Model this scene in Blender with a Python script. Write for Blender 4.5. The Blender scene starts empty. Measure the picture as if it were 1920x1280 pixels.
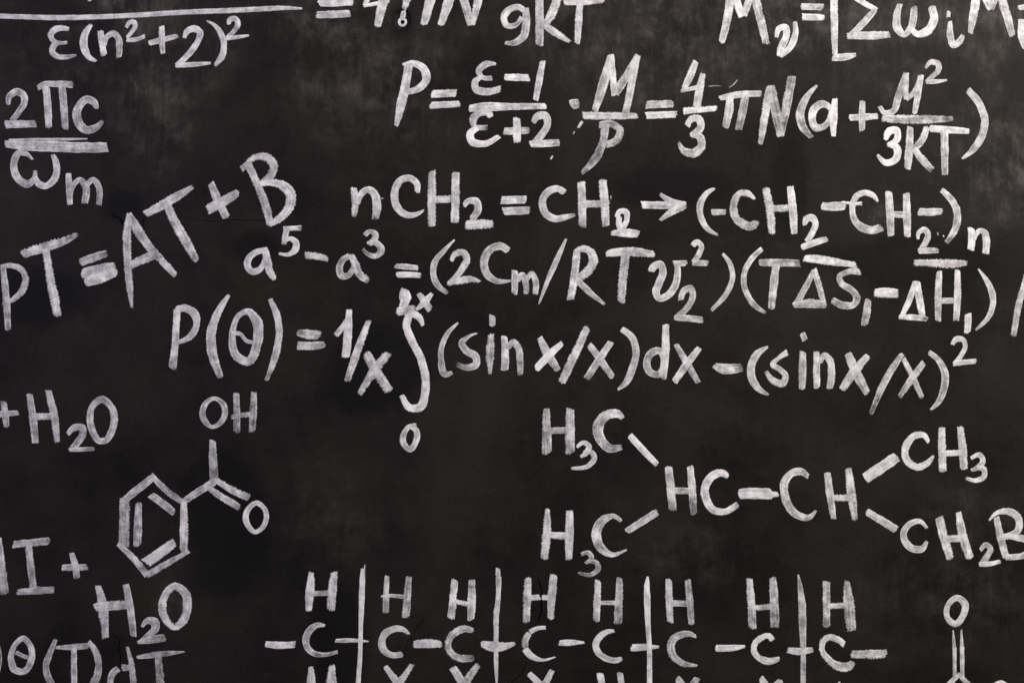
import bpy, math, random
from mathutils import Vector, noise
from mathutils.geometry import delaunay_2d_cdt

scene = bpy.context.scene
# ------------------------------------------------------------------ camera
# the wall is the plane y = 0, its painted face looks towards -Y; one photo pixel = 1 mm on the wall
DIST = 3.0
cd = bpy.data.cameras.new('camera'); cam = bpy.data.objects.new('camera', cd)
scene.collection.objects.link(cam); scene.camera = cam
cd.sensor_width = 36; cd.lens = 36 * DIST / 1.92; cd.clip_end = 100
cam.location = (0, -DIST, 0); cam.rotation_euler = (math.pi / 2, 0, 0)

# ------------------------------------------------------------------ light
world = bpy.data.worlds.new('World'); scene.world = world; world.use_nodes = True
bg = world.node_tree.nodes['Background']
bg.inputs['Color'].default_value = (0.93, 0.95, 1.0, 1); bg.inputs['Strength'].default_value = 0.09

def area(name, loc, aim, size, power, col):
    l = bpy.data.lights.new(name, 'AREA'); l.shape = 'RECTANGLE'
    l.size, l.size_y = size; l.energy = power; l.color = col
    o = bpy.data.objects.new(name, l); scene.collection.objects.link(o); o.location = loc
    o.rotation_euler = (Vector(aim) - Vector(loc)).to_track_quat('-Z', 'Y').to_euler()
    return o
area('key_lamp', (2.3, -2.7, 2.1), (0.25, 0, 0.0), (1.3, 1.3), 192, (1.0, 0.93, 0.865))
area('fill_lamp', (-3.0, -3.2, 1.3), (-0.5, 0, 0.0), (1.6, 1.6), 56, (0.66, 0.63, 1.0))

vs = scene.view_settings
vs.view_transform = 'Standard'; vs.look = 'None'; vs.exposure = 0.0; vs.gamma = 1.0
vs.use_curve_mapping = False

# ------------------------------------------------------------------ node helpers
class NT:
    def __init__(self, name):
        self.m = bpy.data.materials.new(name); self.m.use_nodes = True
        self.t = self.m.node_tree; self.t.nodes.clear()
    def n(self, kind, **kw):
        nd = self.t.nodes.new(kind)
        for k, v in kw.items(): setattr(nd, k, v)
        return nd
    def put(self, sock, v):
        if isinstance(v, bpy.types.NodeSocket): self.t.links.new(v, sock)
        elif v is not None: sock.default_value = v
    def math(self, op, a, b=None, c=None, clamp=False):
        nd = self.n('ShaderNodeMath', operation=op, use_clamp=clamp)
        for i, v in enumerate((a, b, c)):
            if v is not None: self.put(nd.inputs[i], v)
        return nd.outputs[0]
    def vmath(self, op, a, b=None):
        nd = self.n('ShaderNodeVectorMath', operation=op)
        self.put(nd.inputs[0], a)
        if b is not None: self.put(nd.inputs[1], b)
        return nd.outputs['Value'] if op == 'LENGTH' else nd.outputs[0]
    def noise(self, vec, scale, detail=2, rough=0.55, dist=0.0):
        nd = self.n('ShaderNodeTexNoise'); self.put(nd.inputs['Vector'], vec)
        nd.inputs['Scale'].default_value = scale; nd.inputs['Detail'].default_value = detail
        nd.inputs['Roughness'].default_value = rough; nd.inputs['Distortion'].default_value = dist
        return nd.outputs['Fac']
    def smooth(self, v, a, b, lo=0.0, hi=1.0):
        nd = self.n('ShaderNodeMapRange', interpolation_type='SMOOTHSTEP')
        self.put(nd.inputs['Value'], v)
        for k, x in zip(('From Min', 'From Max', 'To Min', 'To Max'), (a, b, lo, hi)): self.put(nd.inputs[k], x)
        return nd.outputs[0]
    def xyz(self, x, y, z=0.0):
        nd = self.n('ShaderNodeCombineXYZ')
        for i, v in enumerate((x, y, z)): self.put(nd.inputs[i], v)
        return nd.outputs[0]
    def sep(self, v):
        nd = self.n('ShaderNodeSeparateXYZ'); self.put(nd.inputs[0], v); return nd.outputs
    def mixc(self, f, a, b):
        nd = self.n('ShaderNodeMix', data_type='RGBA'); self.put(nd.inputs[0], f)
        self.put(nd.inputs[6], a); self.put(nd.inputs[7], b); return nd.outputs[2]

# ------------------------------------------------------------------ wall material: matt black board paint with washed-off chalk dust
def wall_material():
    k = NT('black_board_paint')
    P = k.n('ShaderNodeTexCoord').outputs['Object']
    x, y, z = k.sep(P)
    # chalk residue: patches (mm in the photo's frame) with ragged edges; the chalk was washed off and ran down in drips
    warp = k.math('MULTIPLY_ADD', k.noise(P, 7, 4, .6), 1.7, -.85)
    total = None
    for cx, cy, rx, ry, a in [(1230, 60, 330, 210, .75), (1700, 40, 380, 170, 1.0), (290, 90, 170, 230, .6),
                              (250, 8, 60, 34, 1.0), (345, 6, 52, 44, .9), (690, 120, 190, 210, .75), (1870, 300, 140, 170, .7),
                              (1640, 402, 52, 40, .6), (1840, 970, 130, 90, .35), (318, 1140, 34, 60, .55), (1300, 1040, 150, 60, .35),
                              (620, 960, 140, 130, .25), (1790, 1120, 200, 130, .35), (1868, 235, 26, 40, .5), (560, 30, 120, 60, .45),
                              (280, 250, 110, 120, .35), (-60, 150, 300, 300, .25), (2100, 200, 300, 300, .6), (1000, -200, 900, 190, .6)]:
        v = k.vmath('MULTIPLY', k.vmath('SUBTRACT', P, ((cx - 960) / 1000, 0, (640 - cy) / 1000)), (1000 / rx, 0, 1000 / ry))
        d = k.math('ADD', k.vmath('LENGTH', v), warp)
        e = k.smooth(d, 1.15, .1, 0, a)
        total = e if total is None else k.math('ADD', total, e)
    total = k.math('MINIMUM', total, 1.2)
    drip = k.noise(k.vmath('MULTIPLY', P, (62, 1, 4.2)), 1.0, 4, .62, .25)
    drip = k.smooth(drip, .46, .74)
    fine = k.smooth(k.noise(k.vmath('MULTIPLY', P, (170, 1, 26)), 1.0, 3, .6), .42, .72)
    cloud = k.noise(P, 16, 6, .68)
    mott = k.smooth(k.noise(k.vmath('MULTIPLY', P, (42, 1, 22)), 1.0, 6, .72, .5), .38, .66)
    total = k.math('MULTIPLY', total, k.math('MULTIPLY_ADD', mott, .85, .45))
    dust = k.math('MULTIPLY', total, k.math('ADD', k.math('MULTIPLY', k.smooth(cloud, .38, .66), .85),
                  k.math('ADD', k.math('MULTIPLY', drip, .26), k.math('MULTIPLY', fine, .14))))
    # thin film of dust over the whole wall
    film = k.math('MULTIPLY', k.smooth(k.noise(P, 3.1, 6, .66), .36, .70), .10)
    grainy = k.math('MULTIPLY', k.smooth(k.noise(P, 210, 3, .7), .42, .8), .10)
    rub = k.math('MULTIPLY', k.smooth(k.noise(k.vmath('MULTIPLY', P, (9, 1, 30)), 1.0, 5, .7, .8), .56, .82), .10)
    dust = k.math('ADD', dust, k.math('ADD', film, k.math('ADD', grainy, rub)))
    paint = k.mixc(k.smooth(k.noise(P, 5.5, 7, .70), .30, .70), (.0040, .0037, .0036, 1), (.0132, .0112, .0094, 1))
    specks = k.smooth(k.noise(P, 105, 2, .5), .66, .72)
    specks = k.math('MULTIPLY', specks, k.smooth(k.noise(P, 4.3, 2, .5), .50, .62))
    paint = k.mixc(specks, paint, (.003, .003, .003, 1))
    # patches of fresh black paint; the one at the hole also paints its shade
    touchup_shade = None
    for cx, cy, rx, ry in [(228, 392, 46, 36), (475, 466, 55, 34), (756, 42, 32, 38), (1720, 490, 230, 60), (1480, 340, 40, 120), (640, 1180, 60, 110),
                           (430, 1000, 90, 150), (700, 690, 120, 90), (60, 560, 120, 60), (1260, 350, 110, 40)]:
        v = k.vmath('MULTIPLY', k.vmath('SUBTRACT', P, ((cx - 960) / 1000, 0, (640 - cy) / 1000)), (1000 / rx, 0, 1000 / ry))
        e = k.smooth(k.math('ADD', k.vmath('LENGTH', v), k.math('MULTIPLY', warp, .8)), 1.2, .6)
        touchup_shade = e if touchup_shade is None else k.math('MAXIMUM', touchup_shade, e)
    paint = k.mixc(k.math('MULTIPLY', touchup_shade, .75), paint, (.0032, .0031, .0032, 1))
    dust = k.math('MULTIPLY', dust, k.math('MULTIPLY_ADD', touchup_shade, -.6, 1.0))
    col = k.mixc(k.math('MULTIPLY', dust, .36, clamp=True), paint, (.170, .152, .138, 1))
    # roller and trowel relief
    h = k.math('ADD', k.math('MULTIPLY', k.noise(P, 260, 4, .6), .00022), k.math('MULTIPLY', k.noise(P, 24, 4, .55), .0016))
    h = k.math('ADD', h, k.math('MULTIPLY', k.noise(k.vmath('MULTIPLY', P, (18, 1, 5)), 1.0, 3, .5), .0022))
    b = k.n('ShaderNodeBump'); b.inputs['Strength'].default_value = .55; b.inputs['Distance'].default_value = 1.0
    k.put(b.inputs['Height'], h)
    s = k.n('ShaderNodeBsdfPrincipled'); k.put(s.inputs['Base Color'], col)
    k.put(s.inputs['Roughness'], k.smooth(cloud, .3, .7, .50, .66)); s.inputs['Specular IOR Level'].default_value = .10
    k.put(s.inputs['Normal'], b.outputs[0])
    o = k.n('ShaderNodeOutputMaterial'); k.put(o.inputs[0], s.outputs[0])
    return k.m

# ------------------------------------------------------------------ chalk paint: brushed strokes, thin and frayed where the brush ran dry
def chalk_material():
    k = NT('brushed_chalk')
    P = k.n('ShaderNodeTexCoord').outputs['Object']
    u, v, _ = k.sep(k.n('ShaderNodeUVMap', uv_map='along').outputs[0])       # mm along / across the stroke
    e, hw, _ = k.sep(k.n('ShaderNodeUVMap', uv_map='edge').outputs[0])       # mm to the stroke's end, half width
    at = k.n('ShaderNodeAttribute', attribute_name='brush')
    ac = k.n('ShaderNodeSeparateColor'); k.put(ac.inputs[0], at.outputs['Color'])
    dens, fray, tone = ac.outputs[0], ac.outputs[1], ac.outputs[2]
    av = k.math('ABSOLUTE', v)
    side = k.math('SUBTRACT', hw, av)
    fr = k.math('SUBTRACT', k.noise(k.xyz(k.math('MULTIPLY', u, .42), k.math('MULTIPLY', v, .09)), 1.0, 3, .65), .5)
    wob = k.math('SUBTRACT', k.noise(k.xyz(k.math('MULTIPLY', u, .06), k.math('MULTIPLY', v, .03), 7.0), 1.0, 2, .5), .5)
    amp = k.math('MULTIPLY', fray, k.math('MULTIPLY', hw, 1.9))
    side = k.math('ADD', side, k.math('ADD', k.math('MULTIPLY', fr, amp), k.math('MULTIPLY', wob, k.math('MULTIPLY', hw, .42))))
    fe = k.math('SUBTRACT', k.noise(k.xyz(k.math('MULTIPLY', u, .05), k.math('MULTIPLY', v, .55), 3.0), 1.0, 3, .65), .5)
    end = k.math('ADD', e, k.math('MULTIPLY', fe, k.math('MULTIPLY_ADD', fray, 13.0, 4.5)))
    d = k.math('MINIMUM', side, end)
    soft = k.math('MULTIPLY_ADD', fray, 2.6, .9)
    cover = k.smooth(d, k.math('MULTIPLY', soft, -.4), k.math('MULTIPLY', soft, .7))
    streak = k.math('SUBTRACT', k.noise(k.xyz(k.math('MULTIPLY', u, .022), k.math('MULTIPLY', v, .30), 11.0), 1.0, 4, .65), .5)
    cross = k.math('SUBTRACT', k.noise(k.xyz(k.math('MULTIPLY', u, .5), k.math('MULTIPLY', v, .11), 17.0), 1.0, 3, .65), .5)
    grain = k.math('SUBTRACT', k.noise(P, 330, 3, .72), .5)
    patch = k.math('SUBTRACT', k.noise(P, 48, 3, .6), .5)
    rim = k.smooth(side, 2.6, .6)                                             # paint pushed to the edges by the brush
    thick = k.math('ADD', k.math('ADD', k.math('MULTIPLY', streak, .85), k.math('MULTIPLY', cross, .42)),
                   k.math('ADD', k.math('MULTIPLY', grain, .20), k.math('MULTIPLY', patch, 1.35)))
    body = k.math('ADD', k.math('ADD', dens, thick), k.math('MULTIPLY', rim, .20))
    body = k.smooth(body, -.10, 1.14, .04, 1.0)
    # pinholes left by the wall's grain
    pin = k.smooth(k.math('ADD', k.noise(P, 420, 2, .6), k.math('MULTIPLY', fray, -.20)), .14, .28, .70, 1.0)
    alpha = k.math('MULTIPLY', k.math('MULTIPLY', cover, body), pin)
    c = k.mixc(k.smooth(thick, -.22, .40), (.62, .605, .62, 1), (.93, .915, .90, 1))
    mul = k.n('ShaderNodeVectorMath', operation='SCALE'); k.put(mul.inputs[0], c); k.put(mul.inputs['Scale'], tone)
    b = k.n('ShaderNodeBump'); b.inputs['Strength'].default_value = .5; b.inputs['Distance'].default_value = 1.0
    k.put(b.inputs['Height'], k.math('MULTIPLY', k.math('ADD', thick, k.math('MULTIPLY', rim, .5)), .0007))
    s = k.n('ShaderNodeBsdfPrincipled'); k.put(s.inputs['Base Color'], mul.outputs[0])
    s.inputs['Roughness'].default_value = .8; s.inputs['Specular IOR Level'].default_value = .2
    k.put(s.inputs['Normal'], b.outputs[0])
    t = k.n('ShaderNodeBsdfTransparent')
    mx = k.n('ShaderNodeMixShader'); k.put(mx.inputs[0], alpha); k.put(mx.inputs[1], t.outputs[0]); k.put(mx.inputs[2], s.outputs[0])
    o = k.n('ShaderNodeOutputMaterial'); k.put(o.inputs[0], mx.outputs[0])
    return k.m

WALL = wall_material(); CHALK = chalk_material()

# ------------------------------------------------------------------ wall geometry, with real cracks, chips and a drilled hole
def px(x, y): return ((x - 960) / 1000, (640 - y) / 1000)
def ztr(region, x, y):
    ox, oy, s = REG[region]; return ox + x / s, oy + y / s
REG = {'A': (0, 0, 4), 'B': (480, 0, 4), 'C': (960, 0, 4), 'D': (1440, 0, 4), 'E': (0, 280, 4), 'F': (440, 280, 4),
       'G': (900, 300, 4), 'H': (1300, 300, 4), 'I': (1560, 300, 16 / 3), 'K': (280, 520, 32 / 9), 'L': (780, 540, 4),
       'M': (1180, 560, 4), 'J': (1500, 520, 32 / 7), 'N': (0, 720, 32 / 9), 'O': (960, 740, 4), 'P': (1440, 740, 4),
       'Q': (0, 960, 4), 'S': (460, 1000, 32 / 7), 'V': (840, 1000, 32 / 7), 'U': (1200, 1000, 32 / 7), 'T': (1500, 1000, 32 / 7)}
# region, half width in mm, depth in mm, points
CRACKS = [('V', 1.5, 5, [(770, 372), (790, 430), (802, 500), (800, 600), (795, 690), (765, 750), (745, 792)]),
          ('V', 1.3, 5, [(708, 862), (694, 905), (690, 960), (678, 985)]),
          ('V', 1.0, 4, [(668, 1098), (650, 1160), (605, 1222), (560, 1250), (530, 1300)]),
          ('V', .6, 3, [(735, 330), (742, 352)]),
          ('Q', 1.3, 5, [(838, 918), (868, 925), (896, 962), (884, 1020), (903, 1070), (900, 1110), (893, 1150)]),
          ('Q', .9, 4, [(905, 1215), (888, 1250), (880, 1300), (860, 1360)]),
          ('E', 1.4, 5, [(835, 470), (862, 508), (898, 516), (918, 545), (915, 585)]),
          ('E', 1.6, 5, [(1086, 496), (1072, 545), (1080, 600)]),
          ('E', .55, 2.5, [(1400, 512), (1480, 525), (1560, 538), (1700, 534), (1800, 527), (1930, 530), (2000, 536), (2160, 532)]),
          ('S', .6, 3, [(1560, 668), (1540, 720), (1480, 790), (1400, 925), (1352, 1015), (1282, 1100)]),
          ('S', .5, 3, [(1276, 1110), (1270, 1180)]),
          ('T', .45, 2, [(1485, 330), (1478, 420), (1488, 520)]),
          ]
HOLE = ztr('B', 1097, 152)

def build_wall():
    random.seed(4)
    X0, X1, Z0, Z1, TH = -1.75, 1.75, -1.30, 1.30, .14
    pts = []; edges = []; pockets = []
    def loop(ps):
        s = len(pts); pts.extend(Vector(p) for p in ps)
        edges.extend((s + i, s + (i + 1) % len(ps)) for i in range(len(ps)))
        return list(range(s, s + len(ps)))
    loop([(X0, Z0), (X1, Z0), (X1, Z1), (X0, Z1)])
    polys = []
    for reg, hwid, dep, pl in CRACKS:
        # subdivide and jitter so that the crack is jagged
        p = [px(*ztr(reg, a, b)) for a, b in pl]; q = []
        for a, b in zip(p, p[1:]):
            n = max(1, int(math.dist(a, b) / .006))
            for i in range(n):
                t = i / n; q.append((a[0] + (b[0] - a[0]) * t + random.uniform(-1, 1) * .0009, a[1] + (b[1] - a[1]) * t + random.uniform(-1, 1) * .0009))
        q.append(p[-1]); L = []; Rr = []
        for i in range(1, len(q) - 1):
            tx, tz = q[i + 1][0] - q[i - 1][0], q[i + 1][1] - q[i - 1][1]; l = math.hypot(tx, tz) or 1
            w = hwid / 1000 * random.uniform(.45, 1.25) * min(1, .35 + 3 * min(i, len(q) - 1 - i) / len(q))
            L.append((q[i][0] - tz / l * w, q[i][1] + tx / l * w)); Rr.append((q[i][0] + tz / l * w, q[i][1] - tx / l * w))
        if L: polys.append(([q[0]] + L + [q[-1]] + Rr[::-1], dep / 1000))
    ids = [(loop(p), d, p) for p, d in polys]
    hx, hz = px(*HOLE)
    rim = [(hx + math.cos(i / 28 * math.tau) * .0165 * random.uniform(.9, 1.08), hz + math.sin(i / 28 * math.tau) * .0215 * random.uniform(.92, 1.08)) for i in range(28)]
    rid = loop(rim)
    # drop the faces inside pockets after triangulation
    out = delaunay_2d_cdt(pts, edges, [], 1, 1e-7)
    ov, _, of, orig = out[0], out[1], out[2], out[3]
    def inside(p, poly):
        c = False; j = len(poly) - 1
        for i in range(len(poly)):
            a, b = poly[i], poly[j]
            if (a[1] > p[1]) != (b[1] > p[1]) and p[0] < (b[0] - a[0]) * (p[1] - a[1]) / (b[1] - a[1]) + a[0]: c = not c
            j = i
        return c
    allp = [p for _, _, p in ids] + [rim]
    boxes = [(min(a[0] for a in p), max(a[0] for a in p), min(a[1] for a in p), max(a[1] for a in p)) for p in allp]
    verts = [(v.x, 0.0, v.y) for v in ov]; faces = []
    for f in of:
        c = sum((ov[i] for i in f), Vector((0, 0))) / len(f)
        if any(b[0] <= c.x <= b[1] and b[2] <= c.y <= b[3] and inside(c, p) for p, b in zip(allp, boxes)): continue
        a, b, d = (ov[i] for i in f[:3])
        if (b - a).cross(d - a) < 0: f = f[::-1]
        faces.append(tuple(f))
    def ring(ps, y): s = len(verts); verts.extend((p[0], y, p[1]) for p in ps); return list(range(s, s + len(ps)))
    def skirt(a, b):
        for i in range(len(a)): j = (i + 1) % len(a); faces.append((a[i], a[j], b[j], b[i]))
    for _, d, p in ids:
        t = ring(p, 0); cx = p
        bt = ring(p, d); skirt(t, bt); faces.append(tuple(bt))
    # the chipped bowl round the hole, then the drilled bore
    prev = ring(rim, 0)
    for f_, d_ in ((.9, .0018), (.74, .0030), (.5, .0038), (.30, .0042)):
        cur = ring([(hx + (a - hx) * f_ * random.uniform(.95, 1.05), hz - .003 * (1 - f_) + (b - hz) * f_ * random.uniform(.95, 1.05)) for a, b in rim], d_ + random.uniform(-.0003, .0003))
        skirt(prev, cur); prev = cur
    bore = [(hx + math.cos(i / 28 * math.tau) * .0043, hz - .003 + math.sin(i / 28 * math.tau) * .0043) for i in range(28)]
    b0 = ring(bore, .0044); skirt(prev, b0); b1 = ring(bore, .045); skirt(b0, b1); faces.append(tuple(b1))
    # back and edges of the slab
    f4 = [(X0, Z0), (X1, Z0), (X1, Z1), (X0, Z1)]
    a = ring(f4, 0); b = ring(f4, TH); skirt(a, b); faces.append(tuple(b))
    me = bpy.data.meshes.new('wall'); me.from_pydata(verts, [], faces); me.materials.append(WALL); me.update()
    o = bpy.data.objects.new('wall', me); scene.collection.objects.link(o)
    o['kind'] = 'structure'; o['label'] = 'matt black painted wall used as a chalkboard, cracked and dusty'
    return o
wall = build_wall()

# ------------------------------------------------------------------ brush strokes
def catmull(P, closed):
    """P: list of (x, y, w, d) in mm; dense samples along a centripetal-like spline"""
    n = len(P); out = []
    segs = n if closed else n - 1
    for i in range(segs):
        if closed: p0, p1, p2, p3 = P[(i - 1) % n], P[i], P[(i + 1) % n], P[(i + 2) % n]
        else:
            p1, p2 = P[i], P[i + 1]
            p0 = P[i - 1] if i else tuple(2 * a - b for a, b in zip(p1, p2))
            p3 = P[i + 2] if i + 2 < n else tuple(2 * a - b for a, b in zip(p2, p1))
        L = math.dist(p1[:2], p2[:2]); k = max(2, int(L / 2.2))
        for j in range(k):
            t = j / k; r = []
            # tangents scaled by neighbouring chord lengths keep the curve from overshooting
            l0 = max(math.dist(p0[:2], p1[:2]), 1e-3); l2 = max(math.dist(p2[:2], p3[:2]), 1e-3); L_ = max(L, 1e-3)
            for c in range(4):
                m1 = ((p1[c] - p0[c]) / l0 * L_ + (p2[c] - p1[c]) * l0 / L_) / (l0 + L_) * L_
                m2 = ((p2[c] - p1[c]) / L_ * l2 + (p3[c] - p2[c]) / l2 * L_) / (L_ + l2) * L_
                r.append((2 * t**3 - 3 * t * t + 1) * p1[c] + (t**3 - 2 * t * t + t) * m1 + (3 * t * t - 2 * t**3) * p2[c] + (t**3 - t * t) * m2)
            out.append(tuple(r))
    out.append(P[0] if closed else P[-1])
    return out

XS = (-1.5, -1.12, -.6, 0, .6, 1.12, 1.5)                 # positions across, in half widths
HS = (-.00025, .00022, .00042, .00046, .00042, .00022, -.00025)   # relief of the paint film
seed = [0]
def stroke(buf, pts, closed, fray, tone, sink=0.0, layer=0, sink2=None):
    seed[0] += 1; rs = random.Random(seed[0])
    jt = rs.uniform(.84, 1.10); jd = rs.uniform(-.18, .14)
    if not closed:                                       # the ends fray away by a couple of mm, so run on a little
        def ext(a, b, k=6.0):
            l = math.dist(a[:2], b[:2]) or 1
            return (a[0] + (a[0] - b[0]) / l * k, a[1] + (a[1] - b[1]) / l * k) + tuple(a[2:])
        pts = [ext(pts[0], pts[1])] + list(pts[1:-1]) + [ext(pts[-1], pts[-2])]
    S = catmull(pts, closed)
    sl = (rs.uniform(-.45, .45), rs.uniform(-.45, .45)); rd = (rs.uniform(0, .55), rs.uniform(0, .75))
    fs = (rs.uniform(.35, 1.6), rs.uniform(.35, 1.6)); dry = rs.choice((0, 0, .25, .5)); dl = rs.uniform(6, 22)
    cum = [0.0]
    for a, b in zip(S, S[1:]): cum.append(cum[-1] + math.dist(a[:2], b[:2]))
    tot = cum[-1]; u0 = seed[0] * 137.0; base = len(buf['v'])
    ext = [] if closed else [0]
    n = len(S); lift = .00002 * (seed[0] % 9) + .00016 * layer
    for i, (x, y, w, d) in enumerate(S):
        if closed:
            a, b = S[(i - 1) % (n - 1)], S[(i + 1) % (n - 1)]
        else: a, b = S[max(0, i - 1)], S[min(n - 1, i + 1)]
        tx, ty = b[0] - a[0], b[1] - a[1]; l = math.hypot(tx, ty) or 1; tx /= l; ty /= l
        hw = max(.6, w / 2)
        if not closed: d -= dry * max(0, 1 - (tot - cum[i]) / min(dl, tot * .4)) ** 1.5
        for q, h in zip(XS, HS):
            vx, vy = x - ty * q * hw, y + tx * q * hw
            X, Z = px(vx, vy)
            e = 50.0 if closed else min(cum[i] - 5.4 - (sl[0] * q + rd[0] * (q * q - .35)) * hw * .8, tot - cum[i] - 5.4 - (sl[1] * q + rd[1] * (q * q - .35)) * hw * .8)
            hh = h + (lift if h > 0 else 0)
            if not closed and (i == 0 or i == n - 1): hh = -.00025
            buf['v'].append((X, sink + ((sink2 - sink) * cum[i] / tot if sink2 is not None else 0) - hh, Z)); buf['uv'].append((u0 + cum[i], q * hw + seed[0] * 3.7 * 0)); buf['ed'].append((e, hw))
            buf['c'].append((max(.05, min(1.2, d + jd + (0 if closed else .09 - .20 * cum[i] / tot))), min(.9, fray * (fs[0] if q < 0 else fs[1] if q > 0 else .5 * (fs[0] + fs[1]))), tone * jt, 1))
    m = len(XS)
    for i in range(n - 1):
        for j in range(m - 1):
            p = base + i * m + j
            buf['f'].append((p, p + m, p + m + 1, p + 1))

def chalk_mesh(name, strokes, parent, D, F, TN):
    buf = dict(v=[], f=[], uv=[], ed=[], c=[])
    for li, s in enumerate(strokes):
        tok = s['toks']; stroke(buf, tok, s['closed'], s.get('f', F), s.get('t', TN), s.get('sink', 0.0), li, s.get('sink2'))
    me = bpy.data.meshes.new(name)
    o0 = parent.location if parent else Vector((0, 0, 0))
    me.from_pydata([(a - o0.x, b - o0.y, c - o0.z) for a, b, c in buf['v']], [], buf['f'])
    ua = me.uv_layers.new(name='along'); ub = me.uv_layers.new(name='edge')
    for lp in me.loops:
        ua.data[lp.index].uv = buf['uv'][lp.vertex_index]; ub.data[lp.index].uv = buf['ed'][lp.vertex_index]
    ca = me.color_attributes.new('brush', 'FLOAT_COLOR', 'POINT')
    ca.data.foreach_set('color', [x for c in buf['c'] for x in c])
    me.polygons.foreach_set('use_smooth', [True] * len(me.polygons))
    me.materials.append(CHALK); me.update()
    o = bpy.data.objects.new(name, me); scene.collection.objects.link(o); o.parent = parent
    return o

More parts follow.
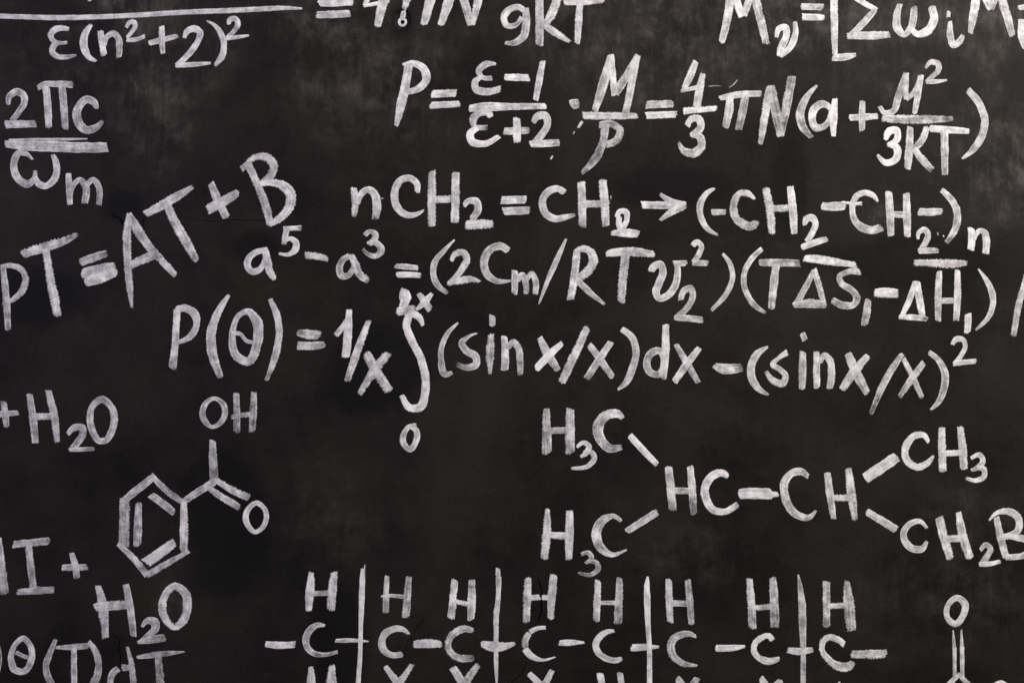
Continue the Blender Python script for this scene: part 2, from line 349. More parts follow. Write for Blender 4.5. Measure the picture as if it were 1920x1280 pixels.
# One line per glyph: name, then strokes separated by ';'. Points are x,y,width[,density] read off enlarged parts of the
# photograph; R picks the enlargement. Stroke options: o closed loop, dN density, fN fraying, tN tone, sN sunk by N mm.
DATA = '''
#thing fraction_equation|brushed white equation with long fraction bar over epsilon and n squared plus two|d.80 f.22 t.97
R A
fraction_bar -320,100,38 -100,118,38 160,128,38 400,134,40 900,122,38 1300,98,38 1920,72,38 2120,62,34 2265,66,12
letter 655,-150,45 665,-70,45 678,6,35
letter 515,222,26 470,212,40 410,225,52 380,268,46 402,308,36 440,322,30 502,318,22 ; 440,325,28 400,350,46 392,392,48 430,425,40 490,430,36 572,414,12
bracket 685,188,20 652,230,46 628,300,58 635,370,58 665,428,44 722,458,10
letter 755,235,42 765,320,50 780,418,46 ; 785,345,34 800,280,40 850,252,46 888,290,50 895,360,48 890,432,34
digit 950,210,22 978,168,36 1008,168,38 1012,205,36 985,245,30 952,285,26 ; 952,300,30 1010,300,34 1085,272,26
plus_sign 1118,325,36 1220,300,44 1332,270,26 ; 1214,200,40 1215,300,46 1222,402,34
digit 1385,285,22 1410,232,46 1460,218,52 1502,248,50 1490,300,46 1430,390,46 1335,485,38 ; 1318,492,34 1440,486,38 1578,474,16
bracket 1550,160,6,.5 1608,190,28 1655,250,44 1680,330,46 1665,420,50 1612,490,22
digit 1722,182,26 1722,152,38 1765,142,40 1786,180,40 1750,240,36 1700,285,28 ; 1698,292,26 1780,280,30 1866,268,12
R B
equals_sign 470,20,60 600,16,74 725,10,60 ; 455,112,48 580,110,58 705,103,50
digit 905,-160,50 860,-60,46 815,42,34 ; 808,45,26 900,30,30 1000,12,22 ; 975,-150,60 945,40,72 912,200,50
letter f.5 1150,-100,52 1118,46,44 1108,72,22,.5 ; f.4 s0 e3.4 1108,84,26 1103,110,40 1099,136,40 ; o f.15 s3.7 1097,138,22 1120,152,20 1122,170,20 1108,188,20 1086,188,20 1074,172,22 1076,150,22 ; 1330,-100,70 1288,80,70 1258,186,46 ; 1060,-120,40 1380,-125,44
letter 1490,-160,70 1430,60,70 1385,190,42 ; 1510,-160,60 1575,60,64 1612,186,50 ; 1710,-160,52 1660,30,60 1622,190,34
R C
digit t1.05 90,85,40 45,55,46 -28,80,52 -62,140,50 -35,195,46 25,190,38 70,130,34 ; 100,62,50 106,180,60 82,280,58 20,322,46 -52,322,16
letter 205,-90,56 206,150,62 206,342,58 ; f.5 350,-70,66 292,120,62 240,188,46 ; f.5 245,190,44 330,252,54 432,315,18
letter 390,14,50 540,10,62 692,-2,48 ; f.4 512,0,44 500,170,54 490,328,38

#thing fraction_formula|two pi c over omega m, a fraction with a doubled bar|d.72 f.16 t.92
R A
digit 66,785,26 72,722,48 125,688,52 178,716,54 182,770,50 140,840,46 85,912,40 ; 40,935,62 150,932,56 268,930,52
letter 285,662,38 330,635,46 420,630,46 545,636,58 ; 345,650,52 360,800,56 366,958,48 ; 464,640,52 480,800,56 490,968,48
letter 722,815,22 706,768,54 655,745,58 600,790,60 575,860,66 595,930,66 650,976,60 712,962,52 770,908,16
fraction_bar t1.02 66,1056,28 300,1050,28 655,1042,10 ; 40,1080,50 200,1095,72 400,1100,78 650,1108,78 806,1106,72
R E
letter 242,78,8 192,32,38 140,30,46 106,90,52 110,170,56 150,235,60 210,260,54 254,226,44 262,160,20 ; 264,205,28 285,252,52 340,275,50 395,240,52 425,170,52 420,100,48 395,42,28
letter 514,182,40 520,300,50 526,414,40 ; 530,340,30 558,258,40 598,228,40 640,272,52 635,404,48 ; 638,340,30 662,255,40 700,228,40 738,272,46 748,340,46 740,414,40

#thing slanted_equation|PT equals AT plus B, written on a rising slant|d.76 f.38 t.92
R E
letter 22,865,40 45,1100,54 62,1352,44 ; 10,880,22 90,872,40 160,900,46 192,965,46 172,1050,50 120,1110,42 18,1162,18
letter f.5 168,788,58 350,728,70 500,680,52 580,635,22 ; f.5 345,750,54 375,950,60 415,1150,66 432,1250,52
equals_sign f.25 603,848,56 700,812,62 802,778,46 ; f.4 615,930,72 740,908,90 862,878,60 ; f.4 640,1000,50 740,960,96 875,912,56
letter f.4 966,482,24 955,600,58 955,800,58 970,1000,54 988,1184,14 ; 970,485,30 1030,600,72 1110,720,62 1206,828,60 ; 1204,826,56 1316,942,44 ; 985,868,58 1080,822,62 1165,790,60
letter f.5 1090,486,48 1220,416,68 1330,352,64 1446,280,28 ; f.55 1248,400,58 1310,540,66 1400,700,70 1475,835,46
plus_sign f.4 1582,255,46 1620,350,62 1700,512,56 ; 1558,452,72 1660,400,74 1786,326,56
R F
letter f.5 100,105,56 170,260,56 225,400,62 268,565,50 ; 50,150,44 115,92,40 ; f.5 100,98,36 170,56,48 240,62,62 290,112,62 275,190,62 195,262,44 ; f.5 190,265,36 270,250,48 360,272,70 420,342,76 410,430,70 350,508,58 262,562,36

#thing polymer_reaction|n CH2 double bond CH2 with arrow to a bracketed CH2 chain|d.84 f.26 t1.0
R F
letter 893,290,44 905,400,56 894,502,26 ; 922,410,40 950,335,48 1000,302,50 1046,332,60 1066,400,64 1056,522,48
letter 1368,322,36 1362,250,50 1310,216,50 1250,228,52 1208,290,56 1200,370,60 1230,450,56 1300,495,48 1360,488,36 1418,456,8
letter f.4 1482,165,50 1478,350,62 1480,574,52 ; f.45 1656,175,58 1656,360,62 1650,548,60 ; 1500,378,52 1640,372,54
digit 1722,425,30 1760,386,46 1812,392,56 1826,440,56 1775,525,50 ; f.5 1732,566,58 1830,560,70 1935,560,46
R G
equals_sign f.12 160,302,60 345,298,58 ; 175,384,60 372,378,58
letter 632,246,48 580,216,52 520,232,56 476,282,56 470,350,56 500,410,56 560,440,52 640,430,44 710,410,14
letter f.4 758,166,60 765,330,60 770,502,54 ; f.4 918,150,58 935,330,64 943,494,52 ; 740,335,54 850,330,52 965,328,48
digit t1.05 1028,432,36 1050,386,40 1092,388,46 1102,440,42 1072,505,46 ; 1046,420,44 1042,478,44 1060,530,42 ; f.15 985,550,20 1060,545,62 1190,556,50
arrow 1214,338,56 1400,340,56 1545,340,40 ; f.15 1352,255,20 1420,305,46 1540,336,44 ; f.3 1352,452,14 1420,400,48 1540,346,44
bracket f.12 1760,215,12 1700,250,40 1660,310,50 1648,380,48 1665,450,46 1710,520,38 1785,562,10
minus_sign f.15 1738,392,46 1842,390,42
R H
letter f.45 458,294,8 410,252,46 350,250,46 310,300,52 300,370,56 325,440,62 380,482,64 430,496,66 480,460,30
letter f.42 543,210,54 575,370,60 592,552,48 ; f.42 726,200,48 745,370,62 757,552,46 ; f.5 560,365,52 740,362,46
digit 838,488,22 850,442,52 890,432,56 915,470,48 895,540,44 850,612,44 ; f.12 812,655,42 900,622,50 1002,592,40
minus_sign f.2 962,346,54 1050,350,66 1140,345,62
letter f.35 d.70 1380,312,8 1342,262,42 1290,246,44 1230,266,46 1196,330,46 1195,400,46 1215,460,50 1270,510,62 1330,525,62 1415,505,54
letter f.15 1464,238,50 1475,400,60 1482,568,48 ; 1596,250,46 1602,410,60 1606,576,46 ; 1480,405,44 1600,412,50
minus_sign f.2 1688,390,52 1770,390,58 1865,384,42
digit d.66 1688,592,14 1694,538,36 1735,522,42 1760,560,46 1738,622,46 1695,690,36 ; d.62 1688,684,38 1760,680,46 1835,680,34,.4
R I
bracket f.5 d.66 1095,302,52 1180,380,66 1240,480,72 1255,590,76 1228,700,70 1140,826,40,.4
letter f.15 t1.04 1390,682,66 1395,800,72 1388,900,66 ; d.74 1425,800,36 1440,745,44 1475,708,54 1522,722,66 1540,790,72 1535,934,70

#thing long_equation|a to the fifth minus a cubed equals two bracketed factors with RT and deltas|d.82 f.24 t.98
R F
letter 222,758,36 160,772,46 110,812,50 96,870,52 130,916,50 180,906,46 215,862,40 232,785,36 ; f.3 222,738,44 245,830,60 262,910,56 302,972,34
digit 392,595,40 380,650,46 370,712,30 ; 368,594,34 440,592,36 502,590,44 ; 372,698,26 420,670,36 460,700,50 455,750,50 410,786,34 335,780,16
minus_sign f.4 530,796,46 610,800,52 696,822,38
letter d.70 862,800,38 810,832,46 786,890,52 800,946,52 850,946,46 886,900,40 892,830,40 ; f.4 872,792,40 905,860,56 940,940,56 1005,982,46
digit d.60 978,645,40 1020,616,36 1056,636,46 1050,675,50 1000,708,34 ; d.70 1012,702,28 1070,706,46 1100,755,52 1060,800,42 1000,785,32 964,748,20
equals_sign f.15 1204,876,34 1290,880,42 1374,890,38 ; 1214,940,42 1310,940,44 1396,946,38
bracket f.15 1648,680,8 1570,760,34 1505,840,46 1488,920,46 1510,1000,48 1595,1078,26,.5
digit 1626,836,26 1660,782,46 1710,772,50 1742,812,52 1710,890,50 1604,1010,36 ; f.5 1598,1004,20 1680,986,50 1770,974,46 1838,992,12
R G
letter 210,682,54 150,646,56 85,666,58 35,740,62 30,800,60 60,866,56 120,905,44 230,904,10
letter d.66 f.3 260,830,44 262,920,50 258,1004,42 ; 278,910,34 320,862,44 342,920,46 345,1000,34 ; 350,900,30 390,852,40 416,910,46 412,1004,40
slash f.1 645,592,14 580,740,42 510,900,36 442,1078,8
letter f.35 726,690,54 710,850,56 678,1046,56 ; f.45 d.70 712,692,36 770,666,46 830,690,62 850,750,66 810,830,66 722,892,50 ; d.70 728,900,48 820,990,46 934,1082,16
letter f.4 d.72 948,702,44 1060,690,66 1180,690,66 1306,708,40 ; f.35 1096,690,60 1075,850,64 1060,1066,54
letter f.12 1284,836,46 1310,795,56 1350,778,50 1372,830,56 1345,920,58 1320,990,58 1340,1036,48 1400,1020,56 1460,950,56 1482,860,50 1476,765,42 ; 1452,776,40 1548,774,46
digit d.66 1598,645,44 1630,616,42 1660,642,42 1645,700,42 1600,765,40 ; 1594,772,44 1708,774,44
digit d.72 1508,1050,36 1530,980,50 1580,962,48 1596,1010,46 1560,1100,46 1465,1185,44 ; f.35 1460,1182,38 1560,1186,50 1672,1200,44
bracket f.12 1820,704,20 1875,780,38 1895,880,40 1860,980,42 1735,1125,26
R H
bracket f.15 d.74 515,668,36 430,750,42 385,840,42 378,920,42 410,1020,44 460,1090,42 540,1144,18,.5
letter f.35 d.72 495,770,48 650,770,58 798,776,50 ; d.70 622,780,56 600,950,60 584,1116,46,.45
over_bar f.4 d.72 830,738,44 950,746,64 1080,766,54 1215,786,38
letter f.4 d.54 905,822,30 850,940,46 760,1098,44 ; d.50 905,822,40 945,950,46 984,1104,32 ; d.66 750,1088,34 870,1076,66 994,1084,50
letter f.2 d.72 1248,838,52 1160,840,44 1096,876,40 1110,925,46 1180,970,52 1226,1030,52 1200,1086,50 1130,1090,56 1042,1048,44 ; 1212,795,30,.4 1200,830,40
digit f.35 d.72 1310,1045,38 1300,1140,60 1280,1238,42
minus_sign f.5 1360,996,60 1450,992,74 1534,1002,60
letter f.15 1668,910,44 1620,1050,46 1554,1186,32 ; 1674,910,48 1695,1040,56 1718,1172,44 ; t1.05 1542,1178,30 1650,1180,44 1755,1192,32
R I
over_bar f.6 d.82 822,1026,58 1000,1030,72 1200,1036,84 1350,1030,34,.5
R J
letter f.2 d.74 1194,-52,48 1185,150,60 1184,372,48 ; 1350,-62,48 1348,180,60 1338,368,50 ; 1210,200,50 1320,200,50
digit f.25 1440,312,54 1438,400,60 1432,474,50
bracket f.2 d.74 1526,-72,8 1600,30,44 1645,130,56 1655,210,52 1620,330,46 1506,448,16,.5
slash f.3 1960,-110,40 1935,0,46 1872,250,56 1830,500,46

#thing integral_equation|P of theta equals one over x, an integral of sin x over x|d.80 f.28 t.96
R K
letter f.2 186,215,48 175,400,46 155,606,54 ; 178,215,40 240,206,50 300,240,56 316,310,46 280,385,44 186,436,18
bracket f.3 530,118,20 460,230,50 415,360,60 415,480,66 475,665,36,.5
letter f.35 o 655,228,44 715,290,66 722,420,64 655,560,56 582,525,56 552,420,48 565,320,38 600,250,36 ; f.1 550,375,40 608,378,26 650,424,26 690,430,24
bracket f.25 805,145,28 850,250,46 865,380,46 840,520,48 780,685,22,.6
equals_sign f.2 988,368,36 1060,380,64 1140,382,48 ; d.66 988,455,54 1080,456,54 1168,446,40
digit f.15 1244,385,36 1290,330,40 1335,262,34 ; f.25 1332,215,36 1325,370,56 1308,530,54
slash f.35 d.70 1462,290,32 1390,480,52 1318,690,40,.5
letter f.5 1446,505,54 1510,620,62 1600,756,58 ; f.5 d.72 1592,505,50 1500,620,56 1402,775,32
digit f.1 t1.04 1702,78,34 1702,100,66 1704,130,80 1700,165,62 1690,195,52 1655,244,26 ; f.25 1652,228,46 1700,222,58 1770,205,44
letter f.1 t1.02 1795,108,26 1838,165,50 1872,218,40 ; 1884,108,18 1832,168,46 1778,217,6
integral_sign f.2 1822,322,18 1794,262,44 1742,245,50 1716,310,52 1750,420,52 1810,540,52 1840,660,54 1840,760,54 1800,866,56 1742,870,52 1684,785,28
digit f.15 o 1738,992,34 1780,1020,40 1784,1070,42 1736,1145,38 1692,1095,42 1705,1025,36 ; 1755,985,30 1780,990,36
R L
bracket f.12 314,262,10 230,350,38 190,450,42 188,540,44 218,645,50 270,632,14
letter f.2 d.74 458,340,6 390,366,28 345,412,50 380,470,56 450,520,56 450,570,56 390,595,46 305,568,34,.45
letter f.35 572,205,44 573,282,50 ; f.4 562,348,38 556,480,60 555,644,18
letter f.25 d.62 660,362,42 670,480,56 664,614,56 ; 695,450,34 730,405,46 768,450,50 780,540,52 780,652,34
letter f.2 t1.05 928,370,38 985,490,66 1066,616,44 ; 1096,412,36 1000,500,60 902,606,52
slash f.45 d.74 1284,296,50 1190,500,62 1090,708,56
letter f.2 d.76 1300,425,44 1370,520,56 1475,668,42 ; d.66 1462,404,46 1390,510,56 1278,678,48,.45
bracket f.12 1542,308,42 1620,370,52 1650,480,52 1620,610,56 1580,700,50 1514,760,8
R M
letter f.2 272,194,48 270,400,60 250,596,56 ; o d.70 225,388,48 170,402,56 132,470,56 152,548,56 220,566,50 258,500,46 245,420,40
letter f.22 d.76 350,342,34 430,480,52 516,628,38 ; 524,368,42 430,490,56 338,622,48
minus_sign f.12 t1.05 636,498,30 690,520,70 848,514,56
bracket f.25 1038,362,8 960,412,54 915,500,60 920,600,60 975,680,46 1042,718,6
letter f.12 1184,402,54 1112,450,34 1076,492,42 1130,530,40 1172,580,48 1150,632,56 1090,620,50 1026,544,24
letter f.15 1298,258,46 1318,310,46 ; f.2 1302,398,44 1298,540,58 1295,678,44
letter f.2 d.76 1405,398,42 1405,540,52 1405,668,46 ; 1432,480,32 1466,422,44 1502,460,52 1516,550,56 1500,672,44
letter f.25 1640,410,50 1695,540,72 1786,708,48 ; 1790,426,42 1690,540,66 1594,680,52
R J
slash f.25 t1.02 876,655,40 760,830,62 606,1168,34,.45
letter f.3 d.62 886,695,38 960,840,50 1046,1028,42,.5 ; 1060,730,50 970,850,60 852,1022,38,.45
bracket f.2 t1.04 1104,642,40 1190,712,52 1240,820,62 1235,940,62 1190,1060,50 1118,1134,12
digit f.12 d.80 1308,575,28 1345,528,50 1395,532,46 1416,580,42 1380,670,42 1322,738,36 ; 1316,735,50 1508,716,42

#thing water_term|plus H2O term written at the height of the OH group|d.72 f.25 t.88
R N
plus_sign -60,205,40 30,198,42 122,190,28 ; 24,116,38 35,200,46 46,284,34
letter f.35 198,66,40 220,230,50 237,390,46 ; 322,42,40 360,200,52 382,384,34 ; 215,215,44 350,215,46
digit f.12 454,332,26 500,288,46 550,288,44 552,330,46 520,385,46 472,440,36 ; 462,438,24 540,434,30 626,430,24
letter f.2 o 680,100,46 745,155,46 762,240,48 740,325,46 702,376,42 660,376,42 624,325,46 601,230,46 616,150,42

#thing benzoic_acid_drawing|hexagon ring with double bond to O and OH group on top|d.72 f.28 t.90
R N
letter f.2 o 1425,95,26 1485,130,38 1500,190,40 1465,262,34 1412,284,26 1368,250,40 1350,190,42 1378,120,36
letter f.35 d.64 1575,60,38 1578,200,46 1580,318,46 ; d.52 1692,54,34 1688,200,50 1680,316,40 ; 1545,218,28 1690,196,36
bond_line f.25 1418,376,38 1420,500,54 1430,645,56
bond_line f.2 1445,638,48 1330,712,48 1210,790,40
bond_line f.4 1430,632,30 1530,695,46 1660,756,48
bond_line f.4 1380,685,28 1480,750,46 1596,820,44
letter f.12 d.78 o 1710,790,34 1760,825,32 1776,890,36 1745,960,32 1700,984,30 1655,942,38 1638,880,42 1664,820,36
ring_side f.2 1024,615,44 900,715,52 805,795,44
ring_side f.3 d.60 1010,605,34 1100,700,42 1240,800,36
ring_side f.35 d.66 1226,785,40 1226,950,54 1226,1115,50
ring_side f.4 830,768,64 830,920,68 825,1076,70
ring_side f.35 d.60 788,1062,32 880,1150,42 985,1275,46
ring_side f.4 d.58 1258,1112,26 1120,1190,40 980,1270,44
bond_line f.25 1004,738,44 1080,790,52 1160,858,44
bond_line f.3 d.66 924,790,36 920,930,54 914,1076,52
bond_line f.25 d1.0 972,1190,68 1060,1128,70 1164,1052,54

#thing branched_molecule_drawing|branched molecule with two H3C ends, HC and CH joined by a dash|d.80 f.28 t.99
R O
letter f.45 d.64 258,106,44 260,270,66 262,438,76 ; f.45 d.64 437,106,56 435,270,70 435,438,66 ; f.5 280,268,48 420,265,46
digit f.12 490,392,20 540,358,36 577,385,42 560,430,42 514,462,14 ; 542,436,30 600,432,38 618,470,42 580,525,38 445,550,20
letter f.35 d.60 828,176,22 785,140,64 720,148,70 660,200,76 645,270,78 670,340,74 720,396,66 822,390,32,.45
bond_line f.15 884,304,50 980,410,52 1088,522,42
letter f.15 1172,540,56 1190,700,62 1206,864,56 ; f.3 d.60 1335,536,46 1350,700,58 1362,894,46,.4 ; d.72 1210,715,50 1340,720,48
letter f.2 t1.03 1618,612,32 1565,582,56 1490,620,62 1446,700,62 1460,790,62 1510,860,56 1580,876,50 1692,820,46
letter f.5 266,854,24 262,1000,62 242,1228,54 ; f.45 432,868,50 430,1040,64 427,1232,48 ; f.5 280,1050,48 410,1056,54
letter f.3 818,946,28 755,908,38 690,932,62 640,1000,72 635,1070,72 670,1150,66 740,1195,42 858,1160,8
bond_line f.15 d.70 860,1022,44 970,952,56 1090,878,50
bond_line f.25 d.98 t1.04 1702,742,74 1850,738,86 1950,742,76 ; 1940,745,50 1996,745,34
R V
digit f.15 d.55 1145,180,26 1205,162,40 1232,200,46 1178,250,16 ; d.60 1196,242,26 1272,248,42 1290,290,46 1240,345,40 1118,334,20
R P
letter f.2 300,612,28 242,572,56 172,592,56 122,660,62 125,750,62 160,840,62 230,905,56 300,920,46 358,866,8
letter f.2 444,584,50 465,750,56 492,926,38 ; f.4 d.66 603,550,44 625,740,66 652,936,38,.5 ; d.72 480,772,48 610,770,50
bond_line f.12 t1.02 d.98 728,626,78 840,550,84 966,464,76
letter f.2 1200,356,18 1168,302,44 1100,306,52 1042,370,56 1026,440,54 1060,510,54 1120,540,52 1190,515,48 1240,456,8,.5
letter f.3 1304,246,46 1305,400,58 1310,574,56 ; f.35 1440,240,44 1460,400,60 1467,556,56 ; 1310,440,44 1460,432,46
digit f.12 1522,478,26 1590,452,40 1612,490,42 1570,545,38 1525,562,14 ; 1568,546,32 1622,562,44 1620,610,42 1560,640,36 1486,622,18
bond_line f.2 d.70 740,876,54 850,940,58 962,1010,60
letter f.15 1190,998,16 1132,946,38 1060,970,46 1016,1040,50 1030,1100,52 1080,1150,56 1150,1155,50 1190,1095,14
letter f.4 1282,918,64 1320,1070,66 1367,1230,56 ; f.3 1428,880,38 1460,1050,66 1514,1224,60 ; 1310,1080,50 1450,1075,54
digit f.1 1596,1165,26 1638,1122,40 1668,1150,42 1640,1210,46 1595,1275,40 ; 1585,1268,34 1665,1264,38 1742,1246,26
letter f.3 1712,915,44 1745,1070,56 1786,1224,50 ; d.72 1660,940,8 1720,882,34 1790,872,50 1876,920,56 1880,1000,52 1752,1072,42 ; 1750,1060,36 1850,1065,46 1960,1100,56 1990,1160,56 1920,1200,50 1782,1216,40

#thing polymer_chain_drawing|long chain of H over C groups divided by tall vertical bars|d.82 f.3 t.97
R S
letter f.4 566,330,36 555,480,76 543,660,46 ; f.4 d.70 762,330,50 745,480,76 735,654,66 ; f.15 d.70 560,515,44 720,505,46
bond_line f.1 1004,300,24 1003,400,46 998,560,50 990,800,38 985,1000,38 968,1280,42 958,1420,42 ; 1024,268,8 1016,440,20
letter f.2 1215,362,36 1208,500,50 1203,676,56 ; f.35 d.64 1402,370,46 1390,520,62 1374,714,66 ; f.1 1166,536,18 1240,530,30 1360,542,36
R V
letter f.3 t1.05 60,396,60 45,522,58 ; 42,518,56 40,600,66 25,724,62 ; f.3 d.62 206,396,54 204,470,60 ; d.80 204,468,60 203,560,72 194,738,54 ; 70,582,38 180,602,46
bond_line f.15 t1.05 428,298,34 428,362,48 ; 434,366,50 430,550,42 414,700,48 412,784,42 ; 414,782,48 412,900,40 412,1100,38 418,1300,12
letter f.55 d.72 685,380,60 680,550,66 674,756,54 ; f.4 d.76 906,352,64 890,520,70 880,728,50 ; f.3 700,550,46 788,542,50 ; 808,546,46 860,545,46
letter f.35 d.74 1284,400,50 1280,560,60 1272,748,58 ; f.4 d.66 1470,380,48 1465,560,66 1455,770,70 ; 1290,590,34 1440,592,42
bond_line f.1 1712,368,8 1706,420,40 1708,560,56 1712,750,46 1725,950,42 1728,1300,46 1728,1420,44
R U
letter f.35 245,392,52 250,560,62 260,758,52 ; f.3 d.58 408,396,50 425,560,58 441,774,50 ; 270,595,54 410,598,52
letter f.4 d.74 938,386,50 955,600,68 966,810,64,.5 ; f.35 d.62 1138,376,56 1150,600,76 1155,800,76,.5 ; 970,635,44 1140,622,52
bond_line f.1 1356,352,8 1378,500,50 1390,650,66 1395,850,58 1398,1050,46 1398,1300,46 1398,1420,44
letter f.3 d.72 1598,410,62 1598,600,62 1600,798,60 ; f.5 d.62 1774,406,38 1790,600,90 1812,830,72 ; d.70 1610,618,48 1760,615,46
R S
minus_sign f.12 174,944,54 300,955,62 428,946,54
letter f.12 680,788,14 612,784,50 550,830,62 520,900,60 530,970,56 590,1025,50 660,1036,40 790,1010,30
minus_sign f.1 774,916,30 900,912,38 1055,922,8
letter f.12 d.76 1402,860,10 1342,816,50 1270,816,56 1196,860,64 1170,930,64 1190,1000,62 1250,1036,52 1345,1030,52
minus_sign f.5 t1.05 1444,948,56 1560,940,78 1680,945,50
R V
letter f.45 215,832,34 130,815,62 60,846,62 10,910,52 0,970,56 40,1035,58 110,1066,62 222,1060,54,.5
minus_sign f.3 t1.05 286,940,30 380,965,92 450,968,80 574,938,16
letter f.2 836,804,28 760,812,40 704,842,48 ; 696,850,48 660,920,56 664,974,56 ; 662,984,52 720,1050,56 800,1080,30 916,1054,10
minus_sign f.15 954,935,48 1050,932,52 1168,930,10
letter f.18 1424,834,16 1350,846,50 1286,900,58 1266,950,58 1290,1020,56 1350,1065,52 1430,1085,50 1488,1068,32
minus_sign f.2 1572,976,58 1700,970,56 1806,970,12
R U
letter f.45 d.76 478,884,18 420,855,50 350,866,60 282,910,66 266,980,66 290,1050,62 350,1100,56 490,1128,12
minus_sign f.1 t1.05 650,980,58 780,978,56 898,964,18
letter f.2 1132,912,48 1100,872,50 1040,890,52 986,940,52 976,1000,52 1010,1055,52 1090,1090,62 1192,1068,34
minus_sign f.2 1266,996,44 1350,1008,62 1482,992,42
letter f.35 d.70 1748,948,52 1690,902,56 1620,886,52 1570,920,52 1560,990,46 1610,1070,56 1690,1130,72 1780,1140,76 1828,1100,34
R T
minus_sign f.45 d.74 440,1032,56 590,1030,74 738,1026,72
R S
letter f.35 562,1138,34 565,1280,76 562,1450,70 ; f.5 d.70 742,1130,44 740,1280,84 735,1450,70 ; 565,1352,46 735,1346,46
letter f.2 1200,1136,40 1310,1285,64 1425,1440,60 ; f.35 1430,1120,36 1310,1290,60 1195,1440,50
R V
letter f.35 40,1144,64 120,1270,72 205,1400,60 ; f.4 d.72 255,1122,42 150,1270,72 55,1400,60
letter f.2 695,1198,50 790,1292,60 905,1430,56 ; 892,1168,46 805,1330,60 715,1440,50
letter f.2 t1.04 1302,1195,60 1325,1330,60 1330,1450,56 ; d.68 1474,1190,50 1490,1330,56 1495,1450,50 ; 1330,1340,46 1490,1335,46
R U
letter f.2 318,1236,54 410,1350,60 505,1450,56 ; d.66 494,1234,48 400,1350,60 305,1450,50
letter f.25 1036,1234,54 1110,1340,62 1205,1450,56 ; d.70 1208,1252,44 1110,1350,60 1025,1450,50
letter f.2 1708,1268,14 1702,1400,50 1700,1480,50 ; 1865,1300,40 1868,1480,50 ; 1705,1395,44 1865,1392,44

#thing iodide_reaction|capital I with serifs, a plus sign and H2O lower down beside the hexagon|d.72 f.4 t.90
R Q
letter f.45 -12,190,48 8,400,64 38,610,60
letter 100,240,54 240,226,54 370,216,62 ; 215,255,48 230,400,54 250,565,50 ; 130,598,38 270,586,56 405,580,46
plus_sign f.15 466,415,46 560,412,50 654,410,44 ; 538,306,34 565,400,50 576,494,46
letter f.45 734,550,38 770,700,72 776,802,76 ; f.55 782,800,64 792,940,48 ; f.25 944,540,48 975,700,56 1002,926,46 ; f.4 712,712,58 840,700,70 960,690,60
digit f.15 d.66 1068,858,12 1108,812,48 1160,820,70 1166,862,60 1110,920,38 1036,978,20 ; d.60 1034,974,16 1130,955,56 1238,938,52
letter f.45 o 1310,552,54 1385,600,62 1406,700,66 1372,815,60 1310,860,48 1242,800,54 1216,710,60 1246,605,54

#thing theta_expression|theta of T dT in thin greyish strokes|d.62 f.3 t.88
R Q
letter -30,980,44 -4,1060,36 -2,1110,34 -30,1220,44
letter f.35 o 178,945,44 232,1010,44 236,1100,52 180,1190,46 115,1180,56 84,1100,48 108,1000,40 ; f.15 120,1048,34 160,1070,32 210,1088,30
bracket f.3 418,952,26 370,1070,46 345,1150,48 360,1230,52 425,1340,50
letter d.56 420,1012,18 540,1010,44 665,1000,44 ; f.35 556,1010,40 556,1150,46 558,1350,42
bracket f.4 664,968,30 720,1050,50 741,1150,50 730,1220,56 680,1310,50
letter 956,1010,22 985,1130,40 1002,1290,46 1010,1420,40 ; d.56 990,1166,44 915,1163,50 ; d.56 888,1172,50 850,1200,52 828,1265,46 850,1350,46 930,1390,46 990,1350,40
letter d.54 1028,1086,22 1180,1064,46 1386,1044,6 ; f.4 1182,1060,50 1195,1180,56 1205,1370,60

#thing carbonyl_drawing|O with two thin parallel bonds running down to a ring|d.76 f.2 t.96
R T
letter d.66 o 1350,548,52 1412,600,62 1402,690,56 1330,772,56 1264,720,50 1258,640,46 1296,575,50
bond_line f.1 1312,828,10 1322,976,36 ; 1324,974,38 1325,1100,32 1325,1240,36
bond_line f.1 1382,822,10 1388,968,38 ; 1388,966,40 1390,1100,36 1390,1250,36
ring_side 1366,1202,34 1290,1275,46 1190,1370,46
ring_side 1360,1198,34 1430,1275,46 1540,1370,46
letter o 1715,1275,46 1785,1330,50 1765,1420,50 1715,1450,50 1660,1410,50 1645,1330,44

#thing weighted_sum_equation|M v equals a square bracket opening on sigma omega i M i|d.84 f.25 t1.02
R C
letter 1648,-110,60 1615,140,62 1572,320,46 ; 1640,-110,60 1725,125,56 ; 1810,-90,60 1738,118,48 ; f.35 1810,-90,60 1858,130,62 1906,330,52
R D
letter f.12 66,282,22 90,212,46 130,206,50 137,270,52 95,370,52 86,425,34 ; 92,420,30 170,350,50 206,250,44 200,166,26
equals_sign f.15 250,50,50 412,56,48 ; d.74 258,128,54 418,134,46
bracket f.35 495,-110,56 497,150,56 502,412,36 ; f.12 484,434,46 560,430,56 658,412,22
letter 640,-30,46 720,25,44 815,76,34 ; 806,72,40 710,180,52 605,282,42 ; 594,272,44 750,268,62 912,262,46
letter f.15 990,34,36 964,130,56 975,220,62 1020,262,44 1065,222,50 1090,130,56 1096,52,38 ; 1080,222,40 1120,258,48 1185,240,62 1242,160,62 1224,52,54
letter f.12 t1.06 1356,86,28 1352,130,30 ; 1366,162,24 1370,280,52 1390,340,48 1430,318,52 1458,264,16
letter 1575,-110,66 1540,120,62 1516,250,36 ; 1580,-120,60 1668,68,50 ; 1745,-120,60 1672,68,46 ; f.35 1720,-110,60 1790,120,64 1832,270,44
letter f.12 1880,62,36 1925,54,46 ; 1904,148,50 1910,290,62 1940,352,56 1995,300,20

#thing polarization_equation|P equals epsilon minus one over epsilon plus two, times M over P|d.82 f.2 t1.0
R B
letter 1150,466,60 1120,640,66 1085,800,66 1052,945,24 ; 1104,490,22 1180,476,46 1260,520,60 1279,590,62 1240,650,56 1126,692,34
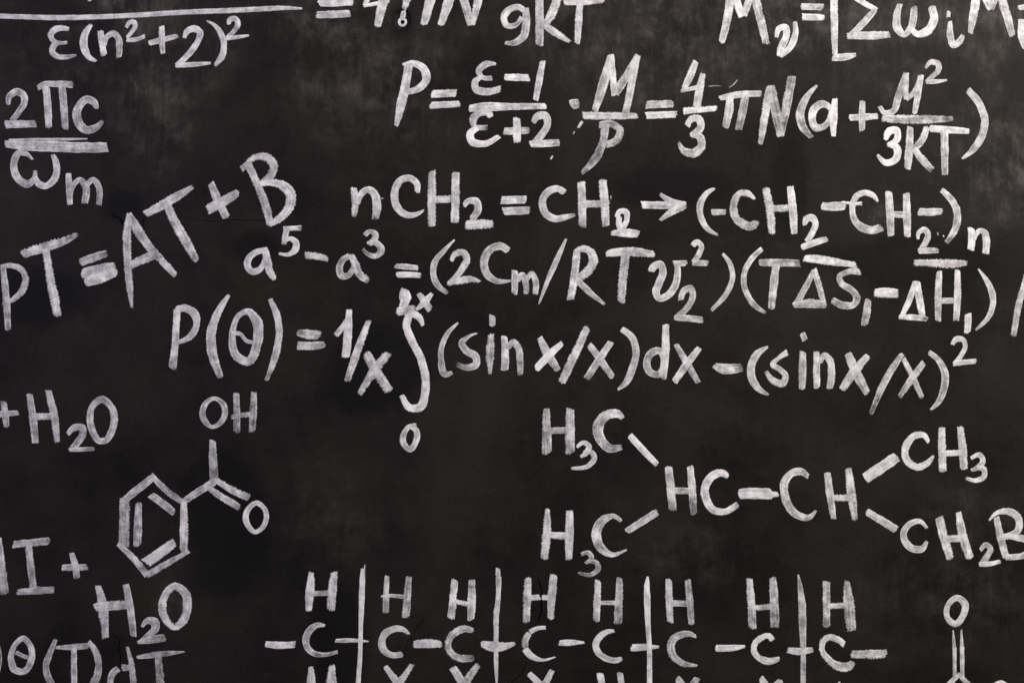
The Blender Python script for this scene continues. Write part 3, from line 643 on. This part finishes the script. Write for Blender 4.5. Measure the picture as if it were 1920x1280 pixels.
equals_sign f.25 1318,706,58 1500,700,56 ; 1308,792,54 1528,780,46
letter 1798,482,10 1720,486,50 1670,540,46 1692,576,36 1770,585,42 ; 1690,582,26 1640,622,50 1650,670,56 1720,690,56 1832,666,42
R C
minus_sign -54,580,46 40,582,54 128,584,50
digit f.15 230,460,38 205,600,52 178,752,36
fraction_bar f.12 t1.03 -320,814,46 -230,806,66 0,800,52 254,798,44
R B
letter t1.02 1758,880,40 1740,846,52 1690,846,52 1632,890,56 1632,940,44 1735,956,40 ; 1665,962,36 1606,1010,56 1620,1060,58 1700,1080,50 1824,1022,36
R C
plus_sign -60,985,50 30,982,56 128,980,44 ; 34,886,48 38,980,60 38,1068,50
digit f.15 d.72 162,920,30 195,872,56 248,868,60 266,930,52 225,1010,56 144,1085,36 ; 136,1080,44 240,1078,56 354,1070,46
dot f.15 440,786,60 470,782,74 500,778,60
letter f.25 d.76 738,414,34 700,580,70 620,838,44 ; 744,414,44 755,560,50 770,716,48 ; 944,420,44 860,570,60 775,702,58 ; 942,418,46 895,640,56 852,850,50
fraction_bar f.3 533,868,54 700,870,56 940,870,40
letter f.4 d.68 702,930,60 680,1070,56 640,1170,64 525,1296,24 ; f.3 d.66 656,940,44 740,928,54 810,980,52 790,1042,56 695,1088,46
equals_sign f.2 t1.03 1008,786,60 1208,780,54 ; f.35 1008,868,54 1232,858,50
digit f.2 1380,460,38 1340,560,56 1288,672,38 ; 1268,682,26 1395,655,36 ; 1432,555,36 1405,680,60 1384,808,56
fraction_bar f.3 1286,834,52 1532,814,38
digit f.3 d.76 1316,945,40 1350,892,50 1400,892,56 1416,950,56 1340,1015,40 ; 1342,1012,28 1410,1032,56 1420,1100,62 1360,1148,66 1290,1130,50 1252,1068,10
letter 1558,738,36 1700,710,50 1868,704,44 ; 1636,720,56 1625,840,62 1600,958,48 ; 1752,712,56 1725,850,60 1698,974,48
letter f.35 d.62 1932,650,50 1900,850,60 1863,1080,36 ; 1938,645,60 1975,820,70 2016,1020,54 ; 2100,574,60 2062,780,66 2014,1022,48
R D
bracket f.12 d.76 366,644,10 290,730,50 245,830,62 250,930,62 326,1030,32
letter f.12 o 470,820,40 410,780,56 345,825,60 330,900,56 362,960,56 420,948,46 465,885,44 ; f.25 502,742,36 490,880,60 492,1022,26
plus_sign f.12 t1.05 612,884,48 715,878,52 822,872,40 ; 708,760,40 705,870,50 706,980,40
letter f.2 d.72 840,798,30 880,850,40 930,840,46 980,720,56 1036,550,40 ; 1038,552,40 1032,640,44 1036,744,36 ; 1036,746,32 1090,700,40 1148,566,40 ; 1146,566,44 1125,700,50 1098,854,36
digit f.2 d.64 1184,512,14 1225,466,40 1276,482,46 1276,530,42 1236,570,36 1186,616,26 ; 1186,614,30 1250,614,34 1340,602,8
fraction_bar f.35 d.44 856,890,44 1050,895,64 1230,896,58 1384,892,32,.3
digit f.12 t1.02 884,1050,26 915,982,58 965,978,50 970,1040,50 895,1088,28 ; 900,1084,28 965,1110,56 960,1190,56 890,1222,48 822,1162,16
letter f.3 1064,954,44 1060,1100,60 1046,1266,50 ; d.58 1188,954,46 1150,1060,52 1082,1122,38 ; d.70 1092,1112,40 1150,1190,56 1230,1276,44
letter f.15 1214,966,52 1360,975,54 1508,986,38 ; 1320,965,56 1325,1130,56 1326,1310,44
bracket f.2 d.74 1500,674,50 1590,790,56 1626,900,56 1595,1040,56 1540,1120,50 1455,1192,8
'''

def parse():
    things = []; cur = None; reg = None
    for line in DATA.strip().splitlines():
        line = line.strip()
        if not line: continue
        if line.startswith('#thing'):
            nm, lab, opts = line[7:].split('|'); o = {t[0]: float(t[1:]) for t in opts.split()}
            cur = dict(name=nm, label=lab, opts=o, glyphs=[]); things.append(cur); continue
        if line.startswith('R '): reg = line[2:].strip(); continue
        nm, rest = line.split(' ', 1); strokes = []; last = {}
        for s in rest.split(';'):
            st = dict(closed=False); toks = []; w = 40
            dens = last.get('d', cur['opts']['d'])
            for t in s.split():
                if t == 'o': st['closed'] = True
                elif t[0] in 'dft' and ',' not in t:
                    last[t[0]] = float(t[1:])
                    if t[0] == 'd': dens = float(t[1:])
                elif t[0] == 's': st['sink'] = float(t[1:]) / 1000
                elif t[0] == 'e': st['sink2'] = float(t[1:]) / 1000
                else:
                    q = [float(a) for a in t.split(',')]
                    x, y = ztr(reg, q[0], q[1]); sc = REG[reg][2]
                    toks.append((x, y, q[2] / sc, q[3] if len(q) > 3 else dens))
            if 'f' in last: st['f'] = last['f']
            if 't' in last: st['t'] = last['t'] * cur['opts']['t']
            st['toks'] = toks; strokes.append(st)
        cur['glyphs'].append((nm, strokes))
    return things

CATS = dict(polymer_reaction='formula', water_term='formula', iodide_reaction='formula', theta_expression='formula', fraction_formula='formula')
for T in parse():
    allp = [p for _, ss in T['glyphs'] for s in ss for p in s['toks']]
    cx = sum(p[0] for p in allp) / len(allp); by = max(p[1] for p in allp)
    X, Z = px(cx, by)
    root = bpy.data.objects.new(T['name'], None); scene.collection.objects.link(root)
    root.empty_display_size = .05; root.location = (X, 0, Z)
    root['label'] = T['label']
    root['category'] = 'drawing' if T['name'].endswith('drawing') else CATS.get(T['name'], 'equation')
    for nm, ss in T['glyphs']:
        chalk_mesh(nm, ss, root, T['opts']['d'], T['opts']['f'], T['opts']['t'])

# ------------------------------------------------------------------ small splashes and scratches of chalk on the wall itself
def fleck(reg, pl, fray=.5, dens=.9, tone=1.0):
    sc = REG[reg][2]
    st = dict(closed=False, f=fray, t=tone, toks=[(*ztr(reg, a, b), w / sc, dens) for a, b, w in pl])
    o = chalk_mesh('chalk_fleck', [st], None, dens, fray, tone); o.parent = wall
    return o
fleck('H', [(1120, 318, 26), (1160, 322, 20), (1200, 326, 24), (1262, 326, 28)], .6, 1.1, 1.15)
fleck('C', [(526, 914, 16), (512, 934, 22), (496, 960, 8)], .3, 1.1, 1.15)
fleck('C', [(468, 990, 7), (460, 1003, 6)], .3, .9)
fleck('C', [(304, 1172, 12), (290, 1192, 14)], .4, 1.1, 1.1)
fleck('C', [(1480, 650, 5), (1530, 644, 8), (1565, 648, 5)], .6, .55)
fleck('C', [(1630, 655, 6), (1660, 635, 10), (1690, 600, 4)], .6, .55)
fleck('H', [(1832, 545, 10), (1834, 562, 8)], .3, 1.0)
fleck('H', [(1872, 566, 10), (1880, 576, 10)], .3, .9)
fleck('F', [(1098, 368, 8), (1110, 370, 8)], .3, .9)
fleck('G', [(980, 270, 12), (981, 290, 10)], .4, .6)
